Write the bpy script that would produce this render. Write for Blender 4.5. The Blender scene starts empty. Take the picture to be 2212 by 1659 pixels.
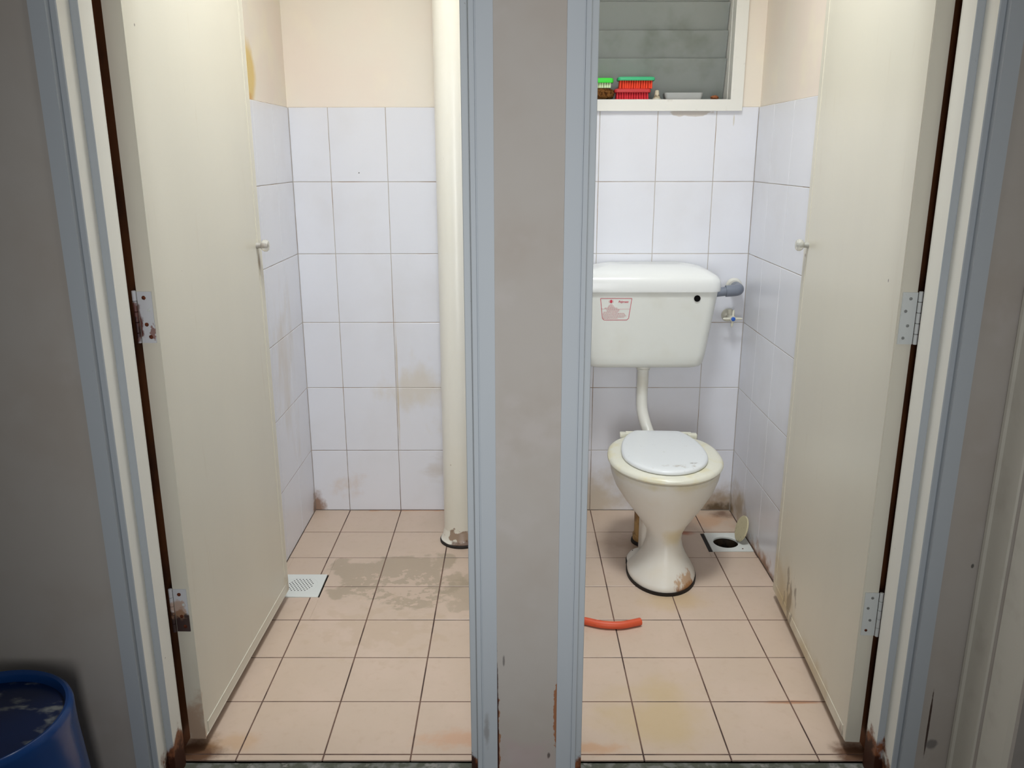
import bpy, bmesh, math, random
from mathutils import Vector, Matrix, noise as mnoise
random.seed(7)
S = bpy.context.scene
COL = S.collection

# ------------------------------------------------------------------ camera
F_PX, PITCH, YAW, ROLL = 1795.26, 0.2687, -0.0017, -0.0009
cp, sp, cy, sy = math.cos(PITCH), math.sin(PITCH), math.cos(YAW), math.sin(YAW)
fwd = Vector((sy*cp, cy*cp, -sp)); rgt = Vector((cy, -sy, 0)); up = rgt.cross(fwd)
r2 = math.cos(ROLL)*rgt + math.sin(ROLL)*up; u2 = -math.sin(ROLL)*rgt + math.cos(ROLL)*up
cd = bpy.data.cameras.new('camera'); cam = bpy.data.objects.new('camera', cd); COL.objects.link(cam)
cam.matrix_world = Matrix(((r2.x, u2.x, -fwd.x, 0.6462), (r2.y, u2.y, -fwd.y, -3.0178),
                           (r2.z, u2.z, -fwd.z, 1.3447), (0, 0, 0, 1)))
cd.sensor_fit = 'HORIZONTAL'; cd.sensor_width = 36; cd.lens = 36*F_PX/2212
cd.clip_start = 0.02
S.camera = cam

# ------------------------------------------------------------------ light
def area(name, loc, size, power, color, rot=(0, 0, 0), size_y=None, spread=None):
    l = bpy.data.lights.new(name, 'AREA'); l.energy = power; l.color = color; l.size = size
    if size_y: l.shape = 'RECTANGLE'; l.size_y = size_y
    if spread: l.spread = spread
    o = bpy.data.objects.new(name, l); o.location = loc; o.rotation_euler = rot; COL.objects.link(o)
    return o
area('ceiling_light', (0.38, -1.12, 2.68), 0.40, 13.6, (0.90, 0.96, 1.0), size_y=0.35, spread=math.radians(118))
area('ceiling_light', (0.97, -1.12, 2.68), 0.40, 13.6, (0.90, 0.96, 1.0), size_y=0.35, spread=math.radians(118))
area('hall_fill', (0.66, -1.78, 2.66), 0.45, 4.0, (1.0, 0.985, 0.95), size_y=0.12)  # unseen overhead lamp, added to throw light sideways onto the jamb reveals
area('hall_fill', (0.66, -3.45, 1.05), 0.30, 5.6, (0.97, 0.985, 1.0), rot=(math.radians(88), 0, 0), size_y=1.5, spread=math.radians(76))  # added tall panel behind the camera, narrowed to brighten the centre pier
W = bpy.data.worlds.new('world'); S.world = W; W.use_nodes = True
W.node_tree.nodes['Background'].inputs[0].default_value = (0.86, 0.90, 0.92, 1)
W.node_tree.nodes['Background'].inputs[1].default_value = 0.085
S.view_settings.view_transform = 'Standard'; S.view_settings.look = 'None'
S.view_settings.exposure = 0.0; S.view_settings.gamma = 1.0; S.view_settings.use_curve_mapping = False

# ------------------------------------------------------------------ materials
def lin(c):
    out = []
    for v in c:
        v = v/255.0
        out.append(v/12.92 if v <= 0.04045 else ((v+0.055)/1.055)**2.4)
    return (*out, 1)

class MatB:
    def __init__(s, name, base, rough=0.5, spec=0.5, metal=0.0):
        s.m = bpy.data.materials.new(name); s.m.use_nodes = True
        s.nt = s.m.node_tree; s.N = s.nt.nodes; s.L = s.nt.links
        s.b = s.N['Principled BSDF']
        s.b.inputs['Roughness'].default_value = rough
        s.b.inputs['Specular IOR Level'].default_value = spec
        s.b.inputs['Metallic'].default_value = metal
        s.pos = s.N.new('ShaderNodeNewGeometry').outputs['Position']
        rgb = s.N.new('ShaderNodeRGB'); rgb.outputs[0].default_value = lin(base)
        s.col = rgb.outputs[0]; s.rough = None; s.r0 = rough
    def noise(s, scale, detail=4, stretch=(1, 1, 1), off=(0, 0, 0), rough=0.55):
        mp = s.N.new('ShaderNodeMapping'); mp.inputs['Scale'].default_value = stretch
        mp.inputs['Location'].default_value = off
        s.L.new(s.pos, mp.inputs[0])
        n = s.N.new('ShaderNodeTexNoise'); n.inputs['Scale'].default_value = scale
        n.inputs['Detail'].default_value = detail; n.inputs['Roughness'].default_value = rough
        s.L.new(mp.outputs[0], n.inputs['Vector'])
        return n.outputs['Fac']
    def ramp(s, fac, lo, hi, amt=1.0):
        m = s.N.new('ShaderNodeMapRange'); m.interpolation_type = 'SMOOTHSTEP'
        m.inputs['From Min'].default_value = lo; m.inputs['From Max'].default_value = hi
        m.inputs['To Max'].default_value = amt
        s.L.new(fac, m.inputs['Value']); return m.outputs[0]
    def math(s, op, a, b):
        m = s.N.new('ShaderNodeMath'); m.operation = op
        for i, v in enumerate((a, b)):
            if isinstance(v, (int, float)): m.inputs[i].default_value = v
            else: s.L.new(v, m.inputs[i])
        return m.outputs[0]
    def mix(s, fac, color):
        x = s.N.new('ShaderNodeMix'); x.data_type = 'RGBA'
        s.L.new(fac, x.inputs['Factor']); s.L.new(s.col, x.inputs['A'])
        x.inputs['B'].default_value = lin(color); s.col = x.outputs['Result']; return s
    def mottle(s, color, scale, lo, hi, amt, **k):
        return s.mix(s.ramp(s.noise(scale, **k), lo, hi, amt), color)
    # a stain with a place and a ragged edge of its own
    def stain(s, color, c, size, scale=20, amp=1.2, lo=0.35, hi=0.6, amt=0.8, stretch=(1, 1, 1), detail=5):
        vm = s.N.new('ShaderNodeVectorMath'); vm.operation = 'SUBTRACT'
        s.L.new(s.pos, vm.inputs[0]); vm.inputs[1].default_value = c
        vd = s.N.new('ShaderNodeVectorMath'); vd.operation = 'DIVIDE'
        s.L.new(vm.outputs[0], vd.inputs[0]); vd.inputs[1].default_value = size
        ln = s.N.new('ShaderNodeVectorMath'); ln.operation = 'LENGTH'; s.L.new(vd.outputs[0], ln.inputs[0])
        d = s.math('SUBTRACT', 1.0, ln.outputs['Value'])
        n = s.math('MULTIPLY', s.math('SUBTRACT', s.noise(scale, detail, stretch), 0.5), amp)
        return s.mix(s.ramp(s.math('ADD', d, n), lo, hi, amt), color)
    def bump(s, scale, strength, dist=0.001, **k):
        b = s.N.new('ShaderNodeBump'); b.inputs['Strength'].default_value = strength
        b.inputs['Distance'].default_value = dist
        s.L.new(s.noise(scale, **k), b.inputs['Height']); s.L.new(b.outputs[0], s.b.inputs['Normal']); return s
    def done(s):
        s.L.new(s.col, s.b.inputs['Base Color']); return s.m

def simple(name, base, rough=0.5, spec=0.5, metal=0.0, mott=None, bump=None):
    a = MatB(name, base, rough, spec, metal)
    if mott: a.mottle(*mott)
    if bump: a.bump(*bump)
    return a.done()

M = {}
def build_tile_wall():
    a = MatB('white_glazed_wall_tile', (230, 231, 237), 0.24, 0.5)
    a.mottle((214, 211, 210), 3.0, 0.45, 0.75, 0.35)
    a.stain((206, 190, 164), (-0.133, -0.26, 0.62), (0.1, 0.18, 0.6), 12, 2.0, 0.35, 1.2, 0.55, (1, 1, .35))
    a.stain((212, 198, 170), (0.30, 0, 0.50), (0.30, 0.1, 0.30), 9, 2.0, 0.5, 1.1, 0.5, (1, 1, .6))
    a.stain((196, 184, 170), (0.38, 0, 0.18), (0.2, 0.1, 0.2), 16, 1.8, 0.5, 1.2, 0.5, (.4, 1, 1))
    a.stain((216, 196, 178), (0.0, 0, 0.1), (0.2, 0.1, 0.13), 18, 1.6, 0.5, 1.2, 0.5)
    a.stain((196, 186, 176), (1.27, 0, 1.487), (0.11, 0.02, 0.022), 24, 1.0, 0.25, 0.4, 0.8)
    a.stain((190, 168, 120), (0.21, 0, 0.5), (0.006, 0.01, 0.45), 20, 1.0, 0.2, 0.9, 0.5, (1, 1, .3))
    a.stain((176, 150, 96), (0.95, 0, 0.03), (0.28, 0.1, 0.26), 12, 1.0, 0.2, 0.95, 0.6)
    a.stain((150, 122, 78), (1.42, 0, 0.02), (0.26, 0.12, 0.12), 14, 1.0, 0.25, 0.8, 0.8)
    a.stain((84, 66, 42), (1.45, 0, 0.0), (0.13, 0.16, 0.06), 24, 1.3, 0.35, 0.8, 0.85)
    a.stain((160, 112, 68), (1.494, -0.42, 0.0), (0.1, 0.36, 0.085), 20, 1.2, 0.3, 0.8, 0.85)
    a.stain((112, 72, 44), (1.494, -0.5, 0.0), (0.1, 0.2, 0.045), 20, 1.2, 0.3, 0.7, 0.8)
    a.stain((165, 140, 90), (1.494, -0.12, 0.06), (0.1, 0.2, 0.16), 16, 1.0, 0.25, 0.9, 0.7)
    a.stain((140, 98, 60), (-0.128, 0.0, 0.01), (0.06, 0.05, 0.11), 30, 0.8, 0.25, 0.7, 0.85)
    a.stain((205, 198, 184), (1.41, -.002, 1.46), (0.004, 0.01, 0.03), 20, 0.4, 0.2, 0.5, 0.8)
    a.stain((60, 55, 55), (0.103, 0, 1.285), (0.003, 0.01, 0.003), 30, 0.1, 0.1, 0.5, 0.9)
    a.bump(6, 0.12, 0.001)
    return a.done()
M['tile_wall'] = build_tile_wall()

a = MatB('wall_tile_grout', (186, 178, 168), 0.85)
a.mottle((150, 118, 84), 7, 0.45, 0.68, 0.85)
a.stain((92, 60, 38), (0.3, -0.3, 0.0), (1.6, 1.2, 0.75), 9, 1.6, 0.25, 0.9, 0.85)
M['grout_wall'] = a.done()

a = MatB('beige_floor_tile', (203, 181, 161), 0.38, 0.45)
a.mottle((212, 188, 170), 5, 0.4, 0.7, 0.5)
a.mottle((190, 164, 140), 38, 0.5, 0.8, 0.35)
a.stain((160, 144, 120), (0.26, -0.55, 0), (0.33, 0.22, 0.1), 9, 1.7, 0.22, 0.36, 0.62)
a.stain((208, 184, 164), (0.30, -0.62, 0), (0.36, 0.22, 0.1), 34, 2.4, 0.62, 0.8, 0.75)
a.stain((163, 147, 124), (0.52, -0.62, 0), (0.14, 0.2, 0.1), 12, 1.7, 0.3, 0.45, 0.5)
a.stain((192, 168, 142), (0.25, -0.85, 0), (0.4, 0.3, 0.1), 16, 2.2, 0.55, 0.8, 0.4)
a.stain((196, 168, 124), (1.15, -0.68, 0), (0.2, 0.1, 0.1), 10, 1.0, 0.2, 0.8, 0.6)
a.stain((196, 170, 122), (1.0, -1.25, 0), (0.3, 0.3, 0.1), 6, 1.2, 0.35, 0.9, 0.6)
a.stain((176, 96, 52), (1.27, -0.205, 0), (0.07, 0.03, 0.1), 20, 0.8, 0.2, 0.8, 0.8)
a.stain((150, 118, 86), (1.1, -0.3, 0), (0.24, 0.12, 0.1), 10, 1.0, 0.25, 0.9, 0.6)
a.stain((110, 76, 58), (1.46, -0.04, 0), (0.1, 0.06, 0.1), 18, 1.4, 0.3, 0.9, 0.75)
a.stain((196, 142, 96), (1.4, -0.1, 0), (0.2, 0.14, 0.1), 10, 1.4, 0.4, 0.9, 0.5)
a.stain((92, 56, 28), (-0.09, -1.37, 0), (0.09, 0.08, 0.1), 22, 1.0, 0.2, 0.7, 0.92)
a.stain((196, 154, 108), (-0.02, -1.34, 0), (0.12, 0.07, 0.1), 16, 1.2, 0.3, 0.9, 0.45)
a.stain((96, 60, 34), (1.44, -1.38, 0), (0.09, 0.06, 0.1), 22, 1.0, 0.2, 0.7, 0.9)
a.stain((176, 110, 60), (1.36, -1.19, 0), (0.14, 0.012, 0.1), 16, 0.8, 0.2, 0.8, 0.7)
a.stain((205, 150, 110), (0.5, -1.33, 0), (0.16, 0.06, 0.1), 16, 1.4, 0.35, 0.8, 0.5)
a.stain((200, 150, 108), (0.84, -1.36, 0), (0.16, 0.04, 0.1), 16, 1.4, 0.35, 0.8, 0.6)
a.stain((196, 120, 60), (0.3, 0.0, 0), (0.5, 0.02, 0.1), 16, 1.4, 0.35, 0.8, 0.6)
a.bump(60, 0.15, 0.0006)
M['tile_floor'] = a.done()

a = MatB('floor_grout', (112, 86, 74), 0.9)
a.mottle((64, 46, 42), 8, 0.45, 0.6, 0.9)
M['grout_floor'] = a.done()

a = MatB('cream_wall_paint', (238, 230, 216), 0.6, 0.3)
a.mottle((240, 224, 211), 2.2, 0.4, 0.65, 0.6)
a.mottle((245, 236, 214), 4.0, 0.5, 0.7, 0.6)
a.stain((226, 196, 120), (-0.136, -0.42, 1.575), (0.08, 0.105, 0.13), 9, 0.6, 0.12, 0.5, 0.9)
a.stain((206, 150, 80), (-0.136, -0.44, 1.51), (0.08, 0.10, 0.03), 14, 0.6, 0.15, 0.6, 0.6)
a.stain((196, 184, 172), (1.25, 0, 1.50), (0.2, 0.02, 0.03), 20, 1.0, 0.3, 0.6, 0.6)
a.bump(40, 0.15, 0.001)
M['paint_in'] = a.done()

a = MatB('beige_hall_paint', (178, 172, 165), 0.7, 0.25)
a.mottle((170, 160, 150), 4.0, 0.4, 0.7, 0.6)
a.mottle((186, 180, 176), 9.0, 0.55, 0.75, 0.5)
a.stain((178, 160, 158), (0.67, -1.51, 0.08), (0.12, 0.1, 0.1), 20, 1.2, 0.3, 0.8, 0.6)
a.stain((150, 104, 70), (0.6125, -1.51, 0.12), (0.010, 0.1, 0.2), 60, 1.6, 0.45, 0.65, 0.9)
a.stain((52, 22, 18), (0.6110, -1.51, 0.05), (0.0072, 0.1, 0.46), 40, 0.7, 0.25, 0.5, 0.95, (.2, .2, 1))
a.stain((150, 92, 50), (0.737, -1.51, 0.20), (0.010, 0.1, 0.13), 50, 1.6, 0.35, 0.5, 0.9)
a.stain((60, 40, 34), (1.527, -1.51, 0.18), (0.0035, 0.1, 0.13), 40, 0.6, 0.25, 0.5, 0.95, (.2, .2, 1))
a.stain((110, 106, 104), (1.538, -1.51, 0.13), (0.02, 0.1, 0.02), 50, 0.8, 0.2, 0.6, 0.8)
a.stain((70, 60, 55), (0.722, -1.51, 0.10), (0.006, 0.1, 0.012), 60, 0.8, 0.2, 0.6, 0.8)
a.stain((95, 90, 88), (0.626, -1.51, 0.33), (0.004, 0.1, 0.02), 60, 0.8, 0.2, 0.6, 0.7)
a.stain((60, 58, 56), (1.566, -1.51, 0.55), (0.005, 0.1, 0.008), 60, 0.8, 0.2, 0.6, 0.8)
a.bump(30, 0.25, 0.0015)
M['paint_hall'] = a.done()

def frame_paint(name, base):
    a = MatB(name, base, 0.5, 0.25)
    a.mottle(tuple(int(c*.97) for c in base), 12, 0.5, 0.8, 0.35, stretch=(1, 1, .2))
    a.mottle((120, 112, 108), 60, 0.74, 0.8, 0.7)
    for x, hx_, hz_ in ((-0.105, .06, .155), (0.556, .03, .13), (0.793, .03, .12), (1.446, .06, .165)):
        a.stain((132, 74, 34), (x, -1.43, -0.03), (hx_, 0.10, hz_), 34, 0.9, 0.12, 0.3, 0.95)
        a.stain((58, 30, 20), (x, -1.43, -0.04), (hx_, 0.10, hz_*.93), 40, 0.9, 0.12, 0.34, 0.95)
    a.stain((56, 34, 28), (0.553, -1.46, 0.0), (0.014, 0.06, 0.11), 50, 0.8, 0.3, 0.45, 0.95)
    a.stain((128, 124, 120), (0.59, -1.51, 0.17), (0.012, 0.03, 0.09), 30, 1.2, 0.3, 0.8, 0.6)
    a.bump(26, 0.2, 0.001, stretch=(1, 1, .15))
    return a.done()
M['frame'] = frame_paint('blue_grey_frame_paint', (178, 184, 189))
M['frame_cream'] = frame_paint('cream_white_reveal', (238, 236, 226))  # same finish with a lighter, creamier base for the reveal faces
a = MatB('old_brown_varnish', (132, 82, 48), 0.55); a.mottle((84, 54, 40), 6, 0.4, 0.7, 0.8)
M['casing'] = simple('dull_cream_casing_paint', (206, 202, 190), 0.45, 0.4, 0, ((188, 182, 170), 14, .5, .75, .5))
M['brown'] = a.done()

def door_paint(name, stains):
    a = MatB(name, (220, 215, 199), 0.36, 0.4)
    a.mottle((213, 208, 193), 3, 0.4, 0.7, 0.5, stretch=(1, 1, .3))
    a.mottle((206, 196, 176), 30, 0.62, 0.8, 0.4, stretch=(1, 1, .12))
    for st in stains: a.stain(*st)
    a.bump(70, 0.08, 0.0006, stretch=(1, 1, .1))
    return a.done()
M['door_l'] = door_paint('cream_door_paint_left', [
    ((160, 132, 88), (-0.06, -0.67, 0.03), (0.1, 0.1, 0.10), 16, 1.2, 0.2, 0.9, 0.5),
    ((168, 120, 84), (-0.09, -1.366, 0.05), (0.1, 0.02, 0.16), 26, 1.3, 0.35, 0.8, 0.6),
    ((70, 60, 55), (-0.078, -1.316, 1.584), (0.01, 0.0035, 0.005), 40, 0.1, 0.1, 0.5, 0.9),
    ((120, 100, 76), (-0.078, -1.22, 1.104), (0.01, 0.003, 0.004), 40, 0.1, 0.1, 0.5, 0.9),
    ((130, 104, 74), (-0.06, -0.70, 1.06), (0.03, 0.012, 0.05), 30, 0.8, 0.2, 0.8, 0.7)])
M['door_r'] = door_paint('cream_door_paint_right', [
    ((178, 150, 92), (1.46, -0.78, 0.03), (0.1, 0.24, 0.26), 9, 1.0, 0.2, 1.0, 0.75),
    ((186, 162, 112), (1.44, -1.1, 0.03), (0.1, 0.4, 0.09), 12, 1.2, 0.25, 0.9, 0.6),
    ((96, 78, 52), (1.455, -0.85, 0.10), (0.05, 0.17, 0.16), 60, 2.4, 0.62, 0.85, 0.6, (.6, .6, .25)),
    ((110, 88, 56), (1.465, -0.66, 0.55), (0.03, 0.02, 0.42), 40, 1.6, 0.3, 0.7, 0.6, (1, 1, .4)),
    ((90, 66, 56), (1.434, -1.35, 0.04), (0.1, 0.03, 0.06), 26, 1.3, 0.35, 0.8, 0.5),
    ((120, 84, 70), (1.46, -0.69, 1.075), (0.03, 0.006, 0.008), 30, 0.3, 0.2, 0.6, 0.8),
    ((110, 96, 90), (1.418, -1.31, 1.095), (0.01, 0.003, 0.005), 40, 0.1, 0.1, 0.5, 0.9)])

a = MatB('glazed_china', (226, 222, 212), 0.38, 0.5)
a.mottle((214, 200, 172), 6, 0.45, 0.75, 0.4)
a.stain((206, 186, 128), (1.17, -0.6, 0.17), (0.09, 0.1, 0.05), 14, 1.0, 0.2, 0.9, 0.55)
a.stain((206, 192, 140), (1.14, -0.5, 0.36), (0.3, 0.3, 0.02), 20, 1.0, 0.2, 0.8, 0.5)
a.stain((150, 92, 40), (1.20, -0.62, 0.0), (0.085, 0.08, 0.05), 46, 1.4, 0.25, 0.5, 0.9, (1, 1, .45))
a.stain((178, 128, 70), (1.19, -0.62, 0.03), (0.09, 0.1, 0.06), 60, 1.8, 0.45, 0.75, 0.7, (1, 1, .4))
a.stain((120, 96, 64), (1.12, -0.66, 0.0), (0.11, 0.08, 0.014), 40, 1.4, 0.2, 0.5, 0.9)
a.stain((176, 130, 70), (1.07, -0.42, 0.17), (0.03, 0.08, 0.06), 18, 1.2, 0.25, 0.9, 0.6)
M['china'] = a.done()
a = MatB('yellowed_seat_plastic', (228, 225, 208), 0.35, 0.5)
a.mottle((224, 214, 172), 13, 0.5, 0.68, 0.65)
a.mottle((150, 132, 96), 50, 0.66, 0.78, 0.4)
M['seat'] = a.done()
a = MatB('white_lid_plastic', (230, 232, 232), 0.3, 0.5)
a.mottle((196, 192, 184), 60, 0.66, 0.76, 0.5)
a.stain((165, 150, 128), (1.17, -0.585, 0.4), (0.13, 0.03, 0.03), 60, 1.9, 0.45, 1.1, 0.6)
a.stain((120, 108, 92), (1.215, -0.56, 0.4), (0.03, 0.014, 0.03), 90, 1.6, 0.4, 0.8, 0.6)
M['lid'] = a.done()
M['cistern'] = simple('white_cistern_plastic', (226, 227, 220), 0.28, 0.5, 0, ((212, 208, 192), 5, .5, .75, .4))
M['cistern_lid'] = simple('white_cistern_lid_plastic', (232, 233, 230), 0.22, 0.5)
M['pvc'] = simple('white_pvc', (226, 224, 214), 0.35, 0.5, 0, ((206, 196, 172), 8, .5, .8, .4))
a = MatB('painted_drain_pipe', (236, 233, 222), 0.3, 0.5)
a.mottle((228, 222, 204), 3, 0.4, 0.7, 0.5)
a.mottle((170, 150, 126), 60, 0.72, 0.78, 0.5)
a.stain((140, 110, 86), (0.46, -0.32, 0.04), (0.09, 0.1, 0.05), 40, 1.8, 0.45, 0.6, 0.85)
a.stain((96, 58, 36), (0.48, -0.33, 0.012), (0.1, 0.1, 0.03), 30, 1.4, 0.3, 0.6, 0.85, (1, 1, .6))
M['pipe'] = a.done()
M['black'] = simple('black_rubber', (34, 28, 24), 0.6, 0.3)
M['dark_hole'] = simple('dark_hole', (12, 10, 10), 0.8, 0.1)
M['grey_pvc'] = simple('grey_pvc', (124, 130, 142), 0.4, 0.5)
M['soil'] = simple('stained_soil_pipe', (176, 140, 88), 0.5, 0.4, 0, ((110, 78, 46), 14, .45, .65, .8))
M['blue_cap'] = simple('blue_cap_plastic', (40, 96, 190), 0.35, 0.5)
M['ivory'] = simple('ivory_plastic', (222, 218, 200), 0.35, 0.5)
M['red_print'] = simple('red_print', (196, 60, 80), 0.5, 0.4)
M['red_print_pale'] = simple('pale_red_print', (206, 140, 142), 0.5, 0.4)
M['sticker'] = simple('clear_sticker', (224, 222, 216), 0.3, 0.5)
M['alu'] = simple('white_window_frame', (232, 231, 224), 0.4, 0.5, 0, ((206, 202, 192), 30, .62, .75, .5))
M['drain_w'] = simple('white_drain_plastic', (222, 224, 218), 0.35, 0.5)
M['disc'] = simple('yellowed_disc', (204, 194, 158), 0.45, 0.4, 0, ((150, 134, 100), 60, .55, .7, .6))
M['sump'] = simple('dark_sump', (58, 46, 34), 0.5, 0.4, 0, ((24, 20, 14), 40, .4, .6, .9))
M['hose'] = simple('orange_hose_rubber', (212, 88, 54), 0.45, 0.4, 0, ((170, 66, 40), 24, .6, .7, .7))
a = MatB('hinge_steel_painted', (206, 210, 208), 0.4, 0.5, 0.0)
a.mottle((150, 150, 146), 40, 0.6, 0.8, 0.4)
M['hinge'] = a.done()
a = MatB('hinge_steel_rusty', (206, 208, 212), 0.45, 0.5, 0.0)
a.stain((96, 44, 30), (-0.115, -1.37, 1.02), (0.017, 0.05, 0.065), 60, 1.1, 0.15, 0.4, 0.95)
a.stain((48, 24, 26), (-0.117, -1.37, 1.01), (0.013, 0.05, 0.05), 80, 1.2, 0.2, 0.5, 0.9)
a.stain((120, 58, 30), (-0.084, -1.37, 1.0), (0.012, 0.05, 0.03), 90, 1.8, 0.5, 0.6, 0.8)
a.stain((50, 24, 18), (-0.100, -1.37, 0.325), (0.05, 0.05, 0.056), 50, 1.1, 0.16, 0.34, 0.97)
a.stain((180, 140, 110), (-0.10, -1.37, 0.37), (0.03, 0.05, 0.04), 60, 1.4, 0.3, 0.6, 0.7)
M['hinge_rust'] = a.done()
M['rust'] = simple('rusty_screw', (112, 58, 34), 0.8, 0.2, 0, ((70, 34, 22), 200, .4, .6, .9))
M['screw'] = simple('steel_screw', (140, 142, 140), 0.35, 0.5, 0.6)
a = MatB('mossy_concrete', (118, 118, 112), 0.9, 0.2)
a.mottle((84, 86, 74), 30, 0.42, 0.58, 0.9); a.mottle((150, 146, 140), 40, 0.58, 0.7, 0.8)
a.bump(60, 0.6, 0.004)
M['concrete'] = a.done()
M['hall_floor'] = simple('grey_hall_cement', (120, 112, 104), 0.8, 0.3, 0, ((90, 84, 78), 6, .4, .7, .7))
M['ceiling'] = simple('white_ceiling_paint', (236, 234, 228), 0.8, 0.2)
a = MatB('blue_pail_plastic', (12, 58, 116), 0.22, 0.5)
M['pail'] = a.done()
a = MatB('blue_pail_base_with_scum', (8, 28, 66), 0.3, 0.5)
a.mottle((150, 152, 144), 15, 0.56, 0.70, 0.6, stretch=(1, 1.8, 1), detail=4)
M['pail_base'] = a.done()
def glassy(name, color, rough, trans, alpha_mix=None):
    a = MatB(name, color, rough, 0.5); a.b.inputs['Transmission Weight'].default_value = trans
    a.b.inputs['IOR'].default_value = 1.49; return a
M['crystal'] = glassy('clear_acrylic', (244, 242, 232), 0.06, 0.6).done()
a = glassy('obscured_louvre_glass', (168, 174, 170), 0.22, 0.35)
a.mottle((118, 126, 110), 5, 0.45, 0.7, 0.6); a.bump(220, 0.15, 0.0006)
M['glass'] = a.done()
M['clear_plastic'] = glassy('cloudy_clear_plastic', (214, 216, 214), 0.35, 0.35).done()
M['green_br'] = simple('lime_green_plastic', (70, 232, 70), 0.35, 0.5)
M['pale_br'] = simple('pale_green_bristles', (214, 232, 190), 0.6, 0.3)
M['teal'] = simple('sea_green_plastic', (66, 190, 132), 0.4, 0.5)
M['orange_br'] = simple('orange_red_bristles', (236, 74, 46), 0.55, 0.3)
M['red_br'] = simple('red_bristles', (226, 52, 64), 0.55, 0.3)
M['pinkred'] = simple('faded_red_plastic', (206, 64, 66), 0.45, 0.4)
M['coir'] = simple('brown_coir', (124, 84, 44), 0.9, 0.1, 0, ((70, 40, 18), 120, .45, .6, .9), (200, 1.0, 0.004))
M['wood_bit'] = simple('brown_soap', (150, 92, 58), 0.6, 0.3)
M['bottle'] = simple('ivory_dirty_plastic', (206, 196, 172), 0.5, 0.4, 0, ((110, 90, 62), 60, .5, .66, .8))

# ------------------------------------------------------------------ mesh helpers
def quad(bm, pts, mi=0):
    f = bm.faces.new([bm.verts.new(p) for p in pts]); f.material_index = mi; return f
def box(bm, a, b, mi=0, bev=0.0):
    x0, y0, z0 = a; x1, y1, z1 = b
    r = bmesh.ops.create_cube(bm, size=1)
    for v in r['verts']:
        v.co = Vector((x0+(v.co.x+.5)*(x1-x0), y0+(v.co.y+.5)*(y1-y0), z0+(v.co.z+.5)*(z1-z0)))
    fs = {f for v in r['verts'] for f in v.link_faces}
    for f in fs: f.material_index = mi
    if bev > 0:
        es = list({e for v in r['verts'] for e in v.link_edges})
        rr = bmesh.ops.bevel(bm, geom=es, offset=bev, segments=2, affect='EDGES', profile=0.6)
        for f in rr['faces']: f.material_index = mi
    return r
def loft(bm, rings, mi=0, cap0=True, cap1=True, closed=True):
    R = [[bm.verts.new(p) for p in ring] for ring in rings]
    n = len(R[0])
    for i in range(len(R)-1):
        for j in range(n if closed else n-1):
            k = (j+1) % n
            f = bm.faces.new((R[i][j], R[i][k], R[i+1][k], R[i+1][j])); f.material_index = mi; f.smooth = True
    if cap0: f = bm.faces.new(list(reversed(R[0]))); f.material_index = mi
    if cap1: f = bm.faces.new(R[-1]); f.material_index = mi
    return R
def circ(c, r, n=32, ax='z', ry=None):
    ry = ry or r; out = []
    for i in range(n):
        t = 2*math.pi*i/n; u, v = r*math.cos(t), ry*math.sin(t)
        out.append(Vector(c)+{'z': Vector((u, v, 0)), 'y': Vector((u, 0, -v)), 'x': Vector((0, u, v))}[ax])
    return out
def lathe(bm, prof, c=(0, 0, 0), n=36, ax='z', mi=0, caps=(True, True)):
    """prof: list of (radius, height)"""
    d = {'z': Vector((0, 0, 1)), 'y': Vector((0, 1, 0)), 'x': Vector((1, 0, 0))}[ax]
    loft(bm, [circ(Vector(c)+d*h, max(r, 1e-4), n, ax) for r, h in prof], mi, *caps)
def tube(bm, pts, r, n=20, mi=0, caps=True, closed=False):
    pts = [Vector(p) for p in pts]; rings = []
    ref = None
    for i, p in enumerate(pts):
        if i == 0: t = pts[1]-p
        elif i == len(pts)-1: t = p-pts[-2]
        else: t = (pts[i+1]-pts[i-1])
        t.normalize()
        if ref is None:
            ref = Vector((0, 0, 1)) if abs(t.z) < .9 else Vector((1, 0, 0))
        a = (ref-t*ref.dot(t)).normalized(); ref = a; b = t.cross(a)
        rr = r[i] if isinstance(r, (list, tuple)) else r
        rings.append([p+a*(rr*math.cos(2*math.pi*k/n))+b*(rr*math.sin(2*math.pi*k/n)) for k in range(n)])
    loft(bm, rings, mi, caps, caps)
def bez(pts, n=8):
    """Catmull-Rom through the points"""
    P = [Vector(p) for p in pts]; P = [2*P[0]-P[1]]+P+[2*P[-1]-P[-2]]; out = []
    for i in range(1, len(P)-2):
        for k in range(n):
            t = k/n; a, b, c, d = P[i-1:i+3]
            out.append(0.5*((2*b)+(c-a)*t+(2*a-5*b+4*c-d)*t*t+(-a+3*b-3*c+d)*t**3))
    out.append(P[-2]); return out
def rrect(x0, x1, y0, y1, r, z, n=6):
    out = []
    for cx, cy_, a0 in ((x1-r, y1-r, 0), (x0+r, y1-r, 90), (x0+r, y0+r, 180), (x1-r, y0+r, 270)):
        for k in range(n+1):
            t = math.radians(a0+90*k/n); out.append(Vector((cx+r*math.cos(t), cy_+r*math.sin(t), z)))
    return out
def obj(name, bm, mats, parent=None, smooth=None, loc=None):
    bmesh.ops.recalc_face_normals(bm, faces=bm.faces[:])
    me = bpy.data.meshes.new(name); bm.to_mesh(me); bm.free()
    for m in (mats if isinstance(mats, (list, tuple)) else [mats]): me.materials.append(M[m])
    if smooth is not None:
        for p in me.polygons: p.use_smooth = smooth
        if smooth:
            me.set_sharp_from_angle(angle=math.radians(38))
    o = bpy.data.objects.new(name, me); COL.objects.link(o)
    if parent:
        o.parent = parent
        o.matrix_parent_inverse = parent_mat(parent).inverted()
    return o
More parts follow.
